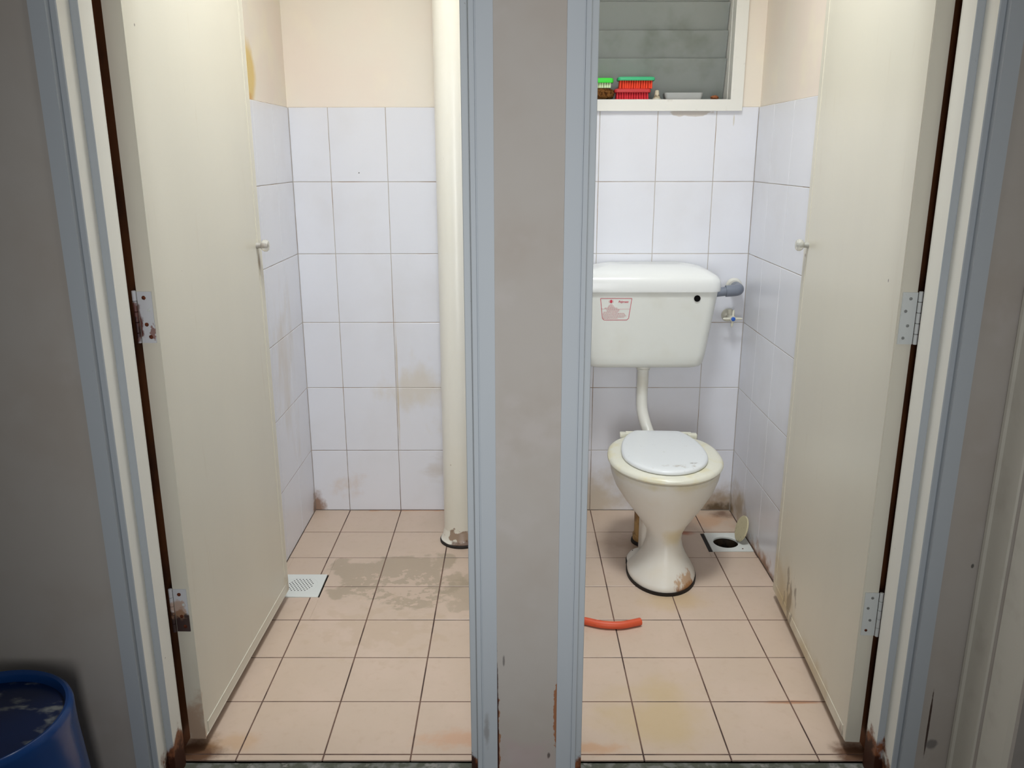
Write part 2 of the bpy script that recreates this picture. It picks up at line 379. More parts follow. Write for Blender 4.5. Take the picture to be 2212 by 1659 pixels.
def parent_mat(p):
    return parent_mat(p.parent) @ p.matrix_parent_inverse @ p.matrix_basis if p.parent else p.matrix_basis.copy()
def tag(o, label, cat, group=None):
    o['label'] = label; o['category'] = cat
    if group: o['group'] = group
    return o
def struct(o, label=None):
    o['kind'] = 'structure'
    if label: o['label'] = label
    return o
def thing(name, label, cat, loc, group=None):
    o = bpy.data.objects.new(name, None); COL.objects.link(o); o.location = loc; o.empty_display_size = 0.05
    return tag(o, label, cat, group)
def nb(): return bmesh.new()

# ------------------------------------------------------------------ tiling
def sub(rects, h):
    out = []
    for (a, b, c, d) in rects:
        p, q, r, s = h
        if q <= a or p >= b or s <= c or r >= d: out.append((a, b, c, d)); continue
        if p > a: out.append((a, p, c, d))
        if q < b: out.append((q, b, c, d))
        l, rr = max(a, p), min(b, q)
        if r > c: out.append((l, rr, c, r))
        if s < d: out.append((l, rr, s, d))
    return out
def tiles(bm, O, U, V, Nn, us, vs, gap=0.0022, depth=0.0010, ch=0.0012, holes=(), mi=0, gi=1, back=0.004, jit=0.0):
    O, U, V, Nn = map(Vector, (O, U, V, Nn))
    for i in range(len(us)-1):
        for j in range(len(vs)-1):
            rs = [(us[i]+gap/2, us[i+1]-gap/2, vs[j]+gap/2, vs[j+1]-gap/2)]
            for h in holes: rs = sub(rs, h)
            for (a, b, c, d) in rs:
                if b-a < 0.004 or d-c < 0.004: continue
                o = random.uniform(-jit, jit)
                P = lambda u, v, n: O+U*u+V*v+Nn*n
                top = [P(a+ch, c+ch, o), P(b-ch, c+ch, o), P(b-ch, d-ch, o), P(a+ch, d-ch, o)]
                mid = [P(a, c, o-ch*.7), P(b, c, o-ch*.7), P(b, d, o-ch*.7), P(a, d, o-ch*.7)]
                bot = [P(a, c, -back), P(b, c, -back), P(b, d, -back), P(a, d, -back)]
                R = [[bm.verts.new(p) for p in ring] for ring in (bot, mid, top)]
                for r in range(2):
                    for k in range(4):
                        f = bm.faces.new((R[r][k], R[r][(k+1) % 4], R[r+1][(k+1) % 4], R[r+1][k])); f.material_index = mi
                f = bm.faces.new(R[2]); f.material_index = mi
    rs = [(us[0], us[-1], vs[0], vs[-1])]
    for h in holes: rs = sub(rs, h)
    for (a, b, c, d) in rs:
        quad(bm, [O+U*a+V*c-Nn*depth, O+U*b+V*c-Nn*depth, O+U*b+V*d-Nn*depth, O+U*a+V*d-Nn*depth], gi)

ROWZ = [0.0, 0.249, 0.499, 0.749, 1.001, 1.254, 1.505]
XL, XR = -0.132, 1.495           # tiled faces of the side walls
PL, PR = 0.612, 0.735            # the partition between the compartments
ZT = 2.75
# --- back wall (with the window opening)
WX0, WX1, WZ0, WZ1 = 0.78, 1.397, 1.529, 2.25
bm = nb()
for a, b in (((XL-.15, .004, -.1), (WX0, .16, ZT)), ((WX1, .004, -.1), (XR+.15, .16, ZT)),
             ((WX0, .004, -.1), (WX1, .16, WZ0-.012)), ((WX0, .004, WZ1), (WX1, .16, ZT))):
    box(bm, a, b, 2)
tiles(bm, (0, 0, 0), (1, 0, 0), (0, 0, 1), (0, -1, 0), [XL, .004, .204, .405, PL], ROWZ)
tiles(bm, (0, 0, 0), (1, 0, 0), (0, 0, 1), (0, -1, 0), [PR, .745, .946, 1.147, 1.350, XR], ROWZ)
struct(obj('wall_back', bm, ['tile_wall', 'grout_wall', 'paint_in']), 'back wall, white tiles below and cream paint above')
# --- side walls
YS = [-1.40, -1.205, -1.005, -.805, -.605, -.405, -.2, 0.0]
bm = nb()
box(bm, (XL-.15, -1.285, -.1), (XL-.004, .004, ZT), 2)
tiles(bm, (XL, 0, 0), (0, 1, 0), (0, 0, 1), (1, 0, 0), [-1.285]+YS[1:], ROWZ)
struct(obj('wall_left', bm, ['tile_wall', 'grout_wall', 'paint_in']), 'left side wall of the left compartment')
YS2 = [-1.285, -1.178, -.978, -.778, -.578, -.378, -.178, 0.0]
bm = nb()
box(bm, (XR+.004, -1.285, -.1), (XR+.15, .004, ZT), 2)
tiles(bm, (XR, 0, 0), (0, 1, 0), (0, 0, 1), (-1, 0, 0), YS2, ROWZ)
struct(obj('wall_right', bm, ['tile_wall', 'grout_wall', 'paint_in']), 'right side wall of the toilet compartment')
bm = nb()
box(bm, (PL+.004, -1.285, -.1), (PR-.004, 0, ZT), 2)
tiles(bm, (PL, 0, 0), (0, 1, 0), (0, 0, 1), (-1, 0, 0), YS2, ROWZ)
tiles(bm, (PR, 0, 0), (0, 1, 0), (0, 0, 1), (1, 0, 0), YS2, ROWZ)
struct(obj('wall_middle', bm, ['tile_wall', 'grout_wall', 'paint_in']), 'partition between the two compartments')

# --- floor of the compartments, real openings where the drains sit
FY = [-1.402, -1.381, -1.187, -.994, -.8, -.6, -.4, -.197, 0.0]
DL = (-0.115, 0.033, -0.668, -0.521)
DR = (1.3335, 1.4915, -0.357, -0.209)
bm = nb()
tiles(bm, (0, 0, 0), (1, 0, 0), (0, 1, 0), (0, 0, 1), [XL, .005, .205, .408, PL], FY, gap=.0034, holes=[DL], jit=.0004)
tiles(bm, (0, 0, 0), (1, 0, 0), (0, 1, 0), (0, 0, 1), [PR, .948, 1.149, 1.351, XR], FY, gap=.0034, holes=[DR], jit=.0004)
box(bm, (XL-.1, -1.402, -.14), (XR+.1, .1, -.1), 1)
struct(obj('floor', bm, ['tile_floor', 'grout_floor']), 'beige square tiled floor of both compartments')
bm = nb(); box(bm, (-1.6, -4.0, -.16), (2.4, -1.512, -.03), 0)
struct(obj('floor_hall', bm, 'hall_floor'), 'grey cement floor of the hall')
bm = nb(); box(bm, (XL-.15, -1.285, ZT), (XR+.15, .16, ZT+.1), 0); box(bm, (-1.6, -4.0, ZT), (2.4, -1.285, ZT+.1), 0)
struct(obj('ceiling', bm, 'ceiling'), 'white ceiling')
# threshold strip
bm = nb(); box(bm, (-0.166, -1.508, -.14), (1.507, -1.402, -.006), 0)
bmesh.ops.subdivide_edges(bm, edges=bm.edges[:], cuts=24, use_grid_fill=True)
for v in bm.verts:
    if v.co.z > -.03: v.co.z += (mnoise.noise(v.co*30)-.1)*.003
struct(obj('trim_1', bm, 'concrete'), 'mossy concrete threshold strip at the door sills')

# --- front wall: left part, pier, header, right part
HX = 1.582
bm = nb()
HZ = 2.06
box(bm, (-1.6, -1.508, -.16), (-.164, -1.287, ZT), 0)
box(bm, (.608, -1.506, -.16), (.741, -1.287, ZT), 0)
box(bm, (1.505, -1.508, -.16), (HX+.1, -1.287, ZT), 0)
box(bm, (-.164, -1.508, HZ), (.608, -1.287, ZT), 0)
box(bm, (.741, -1.508, HZ), (1.505, -1.287, ZT), 0)
struct(obj('wall_front', bm, 'paint_hall'), 'beige hall wall with the two door openings')
# side wall of the hall, with a door casing running toward the viewer
bm = nb(); box(bm, (HX, -1.70, -.03), (HX+.12, -1.508, ZT), 0)
struct(obj('wall_hall', bm, 'paint_hall'), 'side wall of the hall on the far right')
bm = nb()
prof = [(0, -1.508), (-.006, -1.512), (-.006, -1.520), (-.003, -1.526), (-.003, -1.586), (.003, -1.592), (.003, -1.598),
        (-.003, -1.604), (-.003, -1.676), (0, -1.690), (.05, -1.700), (.05, -1.508)]
loft(bm, [[Vector((HX+x, y, z)) for x, y in prof] for z in (-.03, HZ)])
for f in bm.faces: f.smooth = False
struct(obj('trim_2', bm, 'casing'), 'grooved casing on the hall side wall')

# --- door frames: two profiled jambs and a head each
def jamb(bm, x0, s, z1, mi=0):
    """x0 = opening edge, s = +1 when the wall lies toward -x"""
    P = [(-.059, -1.512), (-.0295, -1.512), (-.0290, -1.4985), (-.0265, -1.4985), (-.0260, -1.502), (-.0175, -1.502), (-.016, -1.500),
         (-.016, -1.4565), (-.0140, -1.4565), (-.0130, -1.459), (-.001, -1.459), (0, -1.4575), (0, -1.412), (-.002, -1.402)]
    P2 = [(-.021, -1.402), (-.021, -1.285), (-.055, -1.285)]
    pts = P+P2
    R = [[bm.verts.new((x0+s*x, y, z)) for x, y in pts] for z in (-.03, z1)]
    n = len(pts)
    for k in range(n):
        f = bm.faces.new((R[0][k], R[0][(k+1) % n], R[1][(k+1) % n], R[1][k]))
        f.material_index = 1 if k in (len(P)-1, len(P)) else 2 if k in (6, 11, 12) else 0
    bm.faces.new(R[0]); bm.faces.new(R[1])
def door_frame(name, xl, xr, label):
    root = bpy.data.objects.new(name, None); COL.objects.link(root); root.location = ((xl+xr)/2, -1.45, -.03); struct(root, label)
    bm = nb(); jamb(bm, xl, 1, HZ); obj('jamb', bm, ['frame', 'brown', 'frame_cream'], root)
    bm = nb(); jamb(bm, xr, -1, HZ); obj('jamb', bm, ['frame', 'brown', 'frame_cream'], root)
    bm = nb()
    pts = [(-1.512, HZ), (-1.512, HZ-.031), (-1.502, HZ-.031), (-1.502, HZ-.043), (-1.459, HZ-.043), (-1.459, HZ-.059),
           (-1.402, HZ-.059), (-1.402, HZ-.038), (-1.285, HZ-.038), (-1.285, HZ)]
    loft(bm, [[Vector((x, y, z)) for y, z in pts] for x in (xl-.028, xr+.028)])
    for f in bm.faces: f.smooth = False
    obj('head', bm, ['frame'], root)
    return root
door_frame('trim_3', -.107, .553, 'blue-grey moulded frame of the left doorway')
door_frame('trim_4', .796, 1.448, 'blue-grey moulded frame of the right doorway')

# ------------------------------------------------------------------ doors
DZ0, DZ1, DT = 0.032, 2.02, 0.034
def door(name, hx, hy, fx, fy, side, mat, rusty, label):
    """visible face from hinge corner (hx,hy) to free corner (fx,fy); side=-1: slab lies toward -x"""
    root = bpy.data.objects.new(name, None); COL.objects.link(root); root.location = (hx, hy, DZ0); struct(root, label)
    d = Vector((fx-hx, fy-hy, 0)); Ld = d.length; d.normalize()
    n = Vector((d.y, -d.x, 0))   # +x side normal
    if side > 0: n = -n                                                      # points to the viewer's passage
    P = lambda s, o, z: Vector((hx, hy, 0))+d*s+n*o+Vector((0, 0, z))
    def slab(bm, s0, s1, o0, o1, z0, z1, bev=0.0):
        r = box(bm, (0, 0, 0), (1, 1, 1), 0)
        for v in r['verts']:
            v.co = P(s0+v.co.x*(s1-s0), o0+v.co.y*(o1-o0), z0+v.co.z*(z1-z0))
        if bev:
            bmesh.ops.bevel(bm, geom=list({e for v in r['verts'] for e in v.link_edges}), offset=bev, segments=2, affect='EDGES')
    bm = nb(); slab(bm, 0, Ld, -DT, 0, DZ0, DZ1, .0015); obj('panel', bm, mat, root, True)
    bm = nb(); slab(bm, .02, Ld, -.001, .0012, DZ0, DZ0+.03, .0005); slab(bm, Ld-.028, Ld, -.001, .0012, DZ0+.031, DZ1, .0005)
    obj('edge_band', bm, mat, root, True)
    # knob
    kb = P(Ld-.035, 0, 1.105)
    bm = nb()
    prof = [(.008, -.004), (.009, .002), (.0075, .006), (.0075, .012), (.013, .016), (.0165, .022), (.0165, .028), (.0125, .033), (.004, .035)]
    lathe(bm, prof, (0, 0, 0), 24, 'x')
    for v in bm.verts:
        v.co = kb+n*v.co.x+d*v.co.y+Vector((0, 0, v.co.z))
    k = obj('knob', bm, 'crystal', root, True)
    bm = nb(); lathe(bm, [(.0045, .0), (.0045, .026)], (0, 0, 0), 12, 'x')
    for v in bm.verts: v.co = kb+n*v.co.x+d*v.co.y+Vector((0, 0, v.co.z))
    obj('screw', bm, 'rust' if rusty else 'screw', k, True)
    # hinges on the edge that faces the hall
    e = -d
    for (z0, z1) in ((.314, .419), (.977, 1.082), (1.74, 1.845)):
        Q = lambda o, q, z: Vector((hx, hy, 0))+n*o+e*q+Vector((0, 0, z))
        bm = nb()
        r = box(bm, (0, 0, 0), (1, 1, 1))
        for v in r['verts']: v.co = Q(-.034+v.co.x*.029, v.co.y*.0022, z0+v.co.z*(z1-z0))
        h = obj('hinge', bm, 'hinge_rust' if rusty else 'hinge', root)
        bm = nb()
        L5 = (z1-z0+.003)/5
        for q in range(5):
            c = Q(-.0385, .0050, z0+q*L5)
            lathe(bm, [(.0030, .0003), (.0042, .001), (.0042, L5-.001), (.0030, L5-.0003)], c, 14)
        obj('hinge_knuckle', bm, 'hinge_rust' if rusty else 'hinge', h, True)
        for i, (so, fz) in enumerate(((-.021, .88), (-.014, .64), (-.021, .36), (-.015, .12))):
            bm = nb()
            c = Q(so, .0018, z0+(z1-z0)*fz)
            rr = .0045 if rusty and i != 1 else .0034
            lathe(bm, [(rr, 0), (rr*.9, .0011), (rr*.5, .0014)], (0, 0, 0), 10, 'y')
            for v in bm.verts:
                jitter = 1+(.25*mnoise.noise(Vector((v.co.x*900+i*7, z0*50, v.co.z*900))) if rusty else 0)
                v.co = c+n*v.co.x*jitter+e*v.co.y+Vector((0, 0, v.co.z*jitter))
            obj('screw', bm, ('rust' if i != 1 else 'hinge') if rusty else ('rust' if (i == 3 and z0 < .4) else 'screw'), h, True)
    return root
door('door_1', -.074, -1.365, -.060, -.676, -1, 'door_l', True, 'cream door swung open against the left wall, rusty hinges')
door('door_2', 1.414, -1.379, 1.4615, -.672, 1, 'door_r', False, 'cream door swung open against the right wall, clean hinges')

# ------------------------------------------------------------------ window
root = bpy.data.objects.new('window_1', None); COL.objects.link(root); root.location = (1.09, .05, WZ0)
struct(root, 'white framed louvre window in the back wall over the toilet')
bm = nb()
fo, fi = (WX0-.035, WX1+.036, WZ0-.038, WZ1+.036), (WX0, WX1, WZ0, WZ1)
def ringframe(bm, o, i, y0, y1, mi=0):
    (a, b, c, d), (e, f_, g, h) = o, i
    O4 = [(a, c), (b, c), (b, d), (a, d)]; I4 = [(e, g), (f_, g), (f_, h), (e, h)]
    V = {}
    for nm, q, y in (('of', O4, y0), ('if', I4, y0), ('ob', O4, y1), ('ib', I4, y1)):
        V[nm] = [bm.verts.new((x, y, z)) for x, z in q]
    for k in range(4):
        j = (k+1) % 4
        for A, B in (('of', 'if'), ('if', 'ib'), ('ib', 'ob'), ('ob', 'of')):
            f = bm.faces.new((V[A][k], V[A][j], V[B][j], V[B][k])); f.material_index = mi
ringframe(bm, fo, fi, -.012, .003)
ringframe(bm, (WX0, WX1, WZ0, WZ1), (WX0+.006, WX1-.006, WZ0+.0, WZ1-.006), -.0125, .125)
obj('window_frame', bm, 'alu', root)
bm = nb()
for k, xx in enumerate((WX1-.0075, WX0+.0035)):
    box(bm, (xx, .035, WZ0), (xx+.004, .10, WZ1-.006), 0)
obj('louvre_channel', bm, 'alu', root)
zb = WZ0+.0335; LP = .0905
for k in range(8):
    bm = nb(); r = box(bm, (WX0+.010, -.0025, 0), (WX1-.010, .0025, .108), 0, .001)
    th = math.radians(13)
    Rm = Matrix.Rotation(th, 4, 'X')
    if k == 0:
        for v in bm.verts:
            if v.co.z < .05: v.co.z -= .030
    for v in bm.verts:
        v.co = Rm @ v.co+Vector((0, .088, zb+k*LP))
    if zb+k*LP+.112 < WZ1-.004: obj('louvre_blade', bm, 'glass', root)
    else: bm.free()

# things on the window sill
SZ = WZ0+.0004
def brush(name, x0, x1, y0, y1, z0, zb_, z1, backm, brm, n, label, taper=.004, lean=0):
    t = thing(name, label, 'brush', ((x0+x1)/2, (y0+y1)/2, z0))
    bm = nb()
    rings = [rrect(x0, x1, y0, y1, .012, zb_), rrect(x0-.001, x1+.001, y0-.001, y1+.001, .012, zb_+.002),
             rrect(x0-.001, x1+.001, y0-.001, y1+.001, .012, z1-.004), rrect(x0+.002, x1-.002, y0+.002, y1-.002, .01, z1-.001),
             rrect(x0+.008, x1-.008, y0+.008, y1-.008, .006, z1)]
    loft(bm, rings); obj('brush_back', bm, backm, t, True)
    bm = nb(); ny = 4
    for i in range(n):
        for j in range(ny):
            cx = x0+.006+(x1-x0-.012)*(i+.5)/n; cyy = y0+.006+(y1-y0-.012)*(j+.5)/ny
            w = (x1-x0)/n*.36
            dx = random.uniform(-.0015, .0015)
            loft(bm, [circ((cx, cyy, zb_+.001), w, 8), circ((cx+dx*.5, cyy, (z0+zb_)/2), w*1.08, 8), circ((cx+dx, cyy, z0), w*1.22, 8)])
    obj('bristles', bm, brm, t, True)
    return t
# lower red brush, bristles down; sea-green one on top of it
brush('scrubbing_brush', .996, 1.119, .004, .056, SZ, SZ+.023, SZ+.036, 'pinkred', 'red_br', 13,
      'faded red scrubbing brush with red bristles, underneath the sea-green-backed brush on the window sill')
# splayed worn patch of that brush
brush('scrubbing_brush', 1.006, 1.132, .004, .056, SZ+.0365, SZ+.062, SZ+.0745, 'teal', 'orange_br', 14,
      'sea-green-backed scrubbing brush with orange-red bristles, lying on top of the red brush')
brush('nail_brush', .90, .990, .006, .050, SZ+.0385, SZ+.055, SZ+.071, 'green_br', 'pale_br', 9,
      'lime-green brush with pale bristles lying on the brown coir pad')
bm = nb()
bmesh.ops.create_icosphere(bm, subdivisions=5, radius=1)
for v in bm.verts:
    p = v.co.copy(); q = Vector([math.copysign(abs(c)**.55, c) for c in p])
    dn = 1+.10*mnoise.noise(p*3.2)+.06*mnoise.noise(p*14)
    v.co = Vector((.945+q.x*.049*dn, .029+q.y*.026*dn, SZ+.0192+q.z*.0185))
tag(obj('scouring_pad', bm, 'coir', None, True), 'shaggy brown coir scouring pad under the lime-green brush', 'scouring pad')
# nozzle cap
t = thing('bottle_cap', 'small dirty ivory nozzle cap standing beside the red brush on the sill', 'cap', (1.143, .02, SZ))
bm = nb(); lathe(bm, [(.0135, 0), (.0145, .001), (.0145, .004), (.011, .005)], (1.143, .02, SZ)); obj('cap_base', bm, 'ivory', t, True)
bm = nb(); lathe(bm, [(.0105, .005), (.011, .009), (.0085, .012), (.0075, .022), (.0062, .030), (.003, .0315)], (1.143, .02, SZ)); obj('nozzle', bm, 'bottle', t, True)
# clear tray
bm = nb()
a, b, c, d = 1.168, 1.302, .006, .062
loft(bm, [rrect(a+.006, b-.006, c+.004, d-.004, .008, SZ), rrect(a+.002, b-.002, c+.002, d-.002, .010, SZ+.012), rrect(a, b, c, d, .012, SZ+.021),
          rrect(a+.002, b-.002, c+.002, d-.002, .010, SZ+.0225), rrect(a+.004, b-.004, c+.004, d-.004, .008, SZ+.018), rrect(a+.008, b-.008, c+.006, d-.006, .006, SZ+.003)])
tag(obj('soap_tray', bm, 'clear_plastic', None, True), 'shallow cloudy clear plastic soap tray on the window sill', 'soap tray')
bm = nb(); bmesh.ops.create_icosphere(bm, subdivisions=3, radius=1)
for v in bm.verts:
    dn = 1+.25*mnoise.noise(v.co*2.3+Vector((4, 1, 2)))
    v.co = Vector((1.343+v.co.x*.014*dn, .02+v.co.y*.010*dn, SZ+.0068+max(-.0068, v.co.z*.0072*dn)))
tag(obj('soap_scrap', bm, 'wood_bit', None, True), 'small brown soap scrap in the right corner of the window sill', 'soap')

# ------------------------------------------------------------------ big drain pipe, left compartment
t = thing('drain_pipe', 'thick cream vertical drain pipe standing beside the centre pier in the left compartment', 'pipe', (.459, -.258, 0))
bm = nb(); lathe(bm, [(.0615, .034), (.0615, ZT-.001)], (.459, -.258, 0), 48, caps=(True, True)); obj('pipe', bm, 'pipe', t, True)
bm = nb(); lathe(bm, [(.078, .0), (.0785, .006), (.0725, .010)], (.459, -.258, 0.0), 48); obj('gasket', bm, 'black', t, True)
bm = nb()
prof = [(.0735, .008), (.075, .012), (.0715, .016), (.068, .024), (.0655, .036), (.0625, .046), (.0612, .055)]
lathe(bm, prof, (.459, -.258, 0), 64)
for v in bm.verts:
    k = mnoise.noise(v.co*45)*.0016; dd = Vector((v.co.x-.459, v.co.y+.258, 0)); 
    if dd.length > .01: v.co += dd.normalized()*k
obj('collar', bm, 'pipe', t, True)

# ------------------------------------------------------------------ floor drains
t = thing('floor_drain', 'white square perforated floor drain by the open left door', 'drain', (-.041, -.594, 0))
bm = nb()
a, b, c, d = DL[0]+.001, DL[1]-.005, DL[2]+.001, DL[3]-.002
cx, cyc = -.041-.002, -.595
holes = []
for i in range(-5, 6):
    for j in range(-5, 6):
        px, py = cx+i*.0108+(.0054 if j % 2 else 0), cyc+j*.0088
        if math.hypot(px-cx, py-cyc) < .042: holes.append((px, py))
loft(bm, [rrect(a, b, c, d, .001, -.006, 1), rrect(a, b, c, d, .001, .0012, 1), rrect(a+.001, b-.001, c+.001, d-.001, .001, .002, 1)])
obj('drain_plate', bm, 'drain_w', t)
bm = nb()
for (ra, rb, z) in ((.0515, .0545, .0026),):
    n = 48
    for k in range(n):
        t0, t1 = 2*math.pi*k/n, 2*math.pi*(k+1)/n
        quad(bm, [(cx+ra*math.cos(t0), cyc+ra*math.sin(t0), z), (cx+rb*math.cos(t0), cyc+rb*math.sin(t0), .0021),
                  (cx+rb*math.cos(t1), cyc+rb*math.sin(t1), .0021), (cx+ra*math.cos(t1), cyc+ra*math.sin(t1), z)])
    f = bm.faces.new([bm.verts.new((cx+ra*math.cos(2*math.pi*k/n), cyc+ra*math.sin(2*math.pi*k/n), z)) for k in range(n)])
g = obj('drain_cover', bm, 'drain_w', t, True)
bm = nb()
for px, py in holes: lathe(bm, [(.0021, .0), (.0021, .0008)], (px, py, .0022), 8)
obj('holes', bm, 'dark_hole', g)

t = thing('floor_drain', 'white square floor drain with an open round hole beside the toilet', 'drain', (1.41, -.284, 0))
bm = nb()
a, b, c, d = 1.3475, DR[1]-.0005, DR[2]+.001, DR[3]-.001
hx, hy, hr = 1.409, -.287, .044
N = 64
def sqpt(tt):
    dx, dy = math.cos(tt), math.sin(tt)
    k = min(((b-hx)/dx if dx > 0 else (a-hx)/dx) if abs(dx) > 1e-9 else 1e9, ((d-hy)/dy if dy > 0 else (c-hy)/dy) if abs(dy) > 1e-9 else 1e9)
    return hx+dx*k, hy+dy*k
angs = sorted([2*math.pi*k/N for k in range(N)]+[math.atan2(y-hy, x-hx) % (2*math.pi) for x in (a, b) for y in (c, d)])
O1 = [(*sqpt(t_), .002) for t_ in angs]; O0 = [(*sqpt(t_), -.006) for t_ in angs]
I1 = [(hx+hr*math.cos(t_), hy+hr*math.sin(t_), .002) for t_ in angs]; I0 = [(hx+hr*math.cos(t_), hy+hr*math.sin(t_), -.004) for t_ in angs]
loft(bm, [O0, O1, I1, I0], 0, False, False)
for f in bm.faces: f.smooth = False
plate = obj('drain_plate', bm, 'drain_w', t)
bm = nb(); lathe(bm, [(.0445, -.004), (.043, -.06), (.02, -.062)], (hx, hy, 0), 32, caps=(False, True)); obj('sump', bm, 'sump', t, True)
bm = nb(); lathe(bm, [(.0028, .0), (.0025, .0012)], (1.457, -.338, .002), 10); obj('screw', bm, 'rust', t, True)
bm = nb(); box(bm, (DR[0]+.0005, DR[2]+.001, -.006), (1.347, DR[3]-.001, -.0015)); obj('gap_strip', bm, 'black', t)
# the loose round cover leaning on the wall
bm = nb()
lathe(bm, [(.001, 0), (.046, 0), (.0475, .0015), (.0475, .0045), (.046, .006), (.001, .006)], (0, 0, 0), 40)
cdir = Vector((-0.90, -0.05, 0.30)).normalized()          # normal of the disc
zz = Vector((0, 0, 1)); ax1 = cdir.cross(zz).normalized(); ax2 = ax1.cross(cdir)
cc = Vector((1.4700, -.272, .0480))
for v in bm.verts: v.co = cc+ax1*v.co.x+ax2*v.co.y+cdir*v.co.z
tag(obj('drain_cover', bm, 'disc', None, True), 'round yellowed drain cover leaning upright against the right wall', 'drain cover')

# ------------------------------------------------------------------ toilet
TH = -0.05
TO = Vector((1.142, -.50, 0))
Rt = Matrix.Rotation(TH, 3, 'Z')
def TW(p): return TO+Rt @ Vector(p)
def egg(hw, yf, yb, z, yw=None, n=56, pf=2.0, pb=2.3, xo=0):
    """outline: front half to yf, back half to yb, widest at yw"""
    if yw is None: yw = (yf+yb)/2
    out = []
    for i in range(n):
        a_ = 2*math.pi*i/n; c_, s_ = math.cos(a_), math.sin(a_)
        p = pb if s_ > 0 else pf
        k = (abs(c_)**p+abs(s_)**p)**(-1/p)
        out.append(TW((xo+hw*c_*k, yw+(yb-yw if s_ > 0 else yw-yf)*s_*k, z)))
    return out
t = thing('toilet', 'white pedestal toilet with a yellowed wide seat and a smaller closed lid', 'toilet', TO)
bm = nb()
secs = [  # z, halfwidth, front, back, widest
    (.010, .110, -.162, .120, -.01), (.018, .111, -.163, .120, -.01), (.028, .106, -.159, .108, -.02), (.048, .092, -.147, .082, -.03),
    (.08, .073, -.128, .075, -.03), (.11, .060, -.114, .075, -.03), (.14, .054, -.105, .080, -.02), (.165, .058, -.102, .090, -.01),
    (.19, .074, -.106, .110, .0), (.22, .098, -.118, .135, .01), (.26, .132, -.134, .175, .03), (.30, .160, -.147, .215, .045),
    (.335, .174, -.153, .240, .05), (.356, .178, -.155, .250, .05), (.366, .176, -.153, .250, .05), (.3705, .168, -.146, .243, .05)]
loft(bm, [egg(hw, yf, yb, z, yw, xo=-.005 if z < .04 else 0) for z, hw, yf, yb, yw in secs])
# trapway column behind the waist
loft(bm, [[TW(p) for p in rrect(-.066, .060, .03, .165, .03, z)] for z in (.008, .10, .20)]+[[TW(p) for p in rrect(-.055, .05, .04, .15, .03, .28)]])
# rear foot with the bolt holes
loft(bm, [[TW((x, y, z)) for x, y, z in [(-.045+.066*s*math.cos(q), .055+.072*s*math.sin(q), z) for q in [2*math.pi*i/32 for i in range(32)]]] for z, s in ((.010, 1), (.018, 1.02), (.028, .93), (.036, .75), (.040, .5))])
body = obj('bowl', bm, 'china', t, True)
bm = nb()
loft(bm, [egg(.1135, -.1665, .122, z, -.01, xo=-.005) for z in (.0, .011)])
loft(bm, [[TW((-.045+.070*math.cos(q), .055+.076*math.sin(q), z)) for q in [2*math.pi*i/32 for i in range(32)]] for z in (.0, .0105)])
obj('base_gasket', bm, 'black', t, True)
for yy in (.052, .080):
    bm = nb(); loft(bm, [[TW((-.088+.0045*math.cos(q), yy+.003*math.sin(q), z)) for q in [2*math.pi*i/12 for i in range(12)]] for z in (.029, .0358)])
    obj('bolt_hole', bm, 'dark_hole', body)
# seat
bm = nb()
def seat_ring(z, g): return egg(.186+g, -.162-g, .272+g*.4, z, .055, n=72, pb=2.6)
loft(bm, [seat_ring(.371, -.014), seat_ring(.374, -.002), seat_ring(.379, .001), seat_ring(.385, 0), seat_ring(.3905, -.006), seat_ring(.393, -.016), seat_ring(.3935, -.035), seat_ring(.3935, -.06)])
obj('seat', bm, 'seat', t, True)
bm = nb()
def lid_ring(z, g, n=72):
    out = []
    for i in range(n):
        a_ = 2*math.pi*i/n; c_, s_ = math.cos(a_), math.sin(a_)
        p = 2.15 if s_ > 0 else 2.0
        k = (abs(c_)**p+abs(s_)**p)**(-1/p)
        yb, yf, yw, hw = .31, -.132, .045, .139
        x = (hw+g)*c_*k; y = yw+((yb-yw+g) if s_ > 0 else (yw-yf+g))*s_*k
        if y > .272+g: y = .272+g                # straight back edge between the hinges
        out.append(TW((x-.004, y, z)))
    return out
loft(bm, [lid_ring(.3945, -.006), lid_ring(.396, -.001), lid_ring(.400, .0), lid_ring(.4045, -.0015), lid_ring(.4075, -.006), lid_ring(.409, -.014), lid_ring(.4098, -.04)])
obj('lid', bm, 'lid', t, True)
for sx in (-1, 1):
    bm = nb()
    r = box(bm, (sx*.118-.016, .238, .388), (sx*.118+.016, .262, .404), 0, .003)
    r = box(bm, (sx*.096-.018, .244, .396), (sx*.096+.018, .258, .408), 0, .003)
    for v in bm.verts: v.co = TW(v.co)
    obj('hinge', bm, 'seat', t, True)
# outlet pipe into the floor
bm = nb()
pc = TW((-.030, .225, 0))
pts = bez([TW((-.02, .12, .165)), TW((-.024, .18, .165)), Vector((pc.x, pc.y, .130)), Vector((pc.x, pc.y, .06)), Vector((pc.x, pc.y, .012))], 6)
tube(bm, pts, .043, 24); lathe(bm, [(.047, .010), (.048, .03), (.044, .032)], pc, 28)
sp_ = obj('outlet_pipe', bm, 'soil', t, True)
bm = nb(); lathe(bm, [(.053, 0), (.052, .008), (.048, .012)], pc, 32); obj('gasket', bm, 'black', t, True)

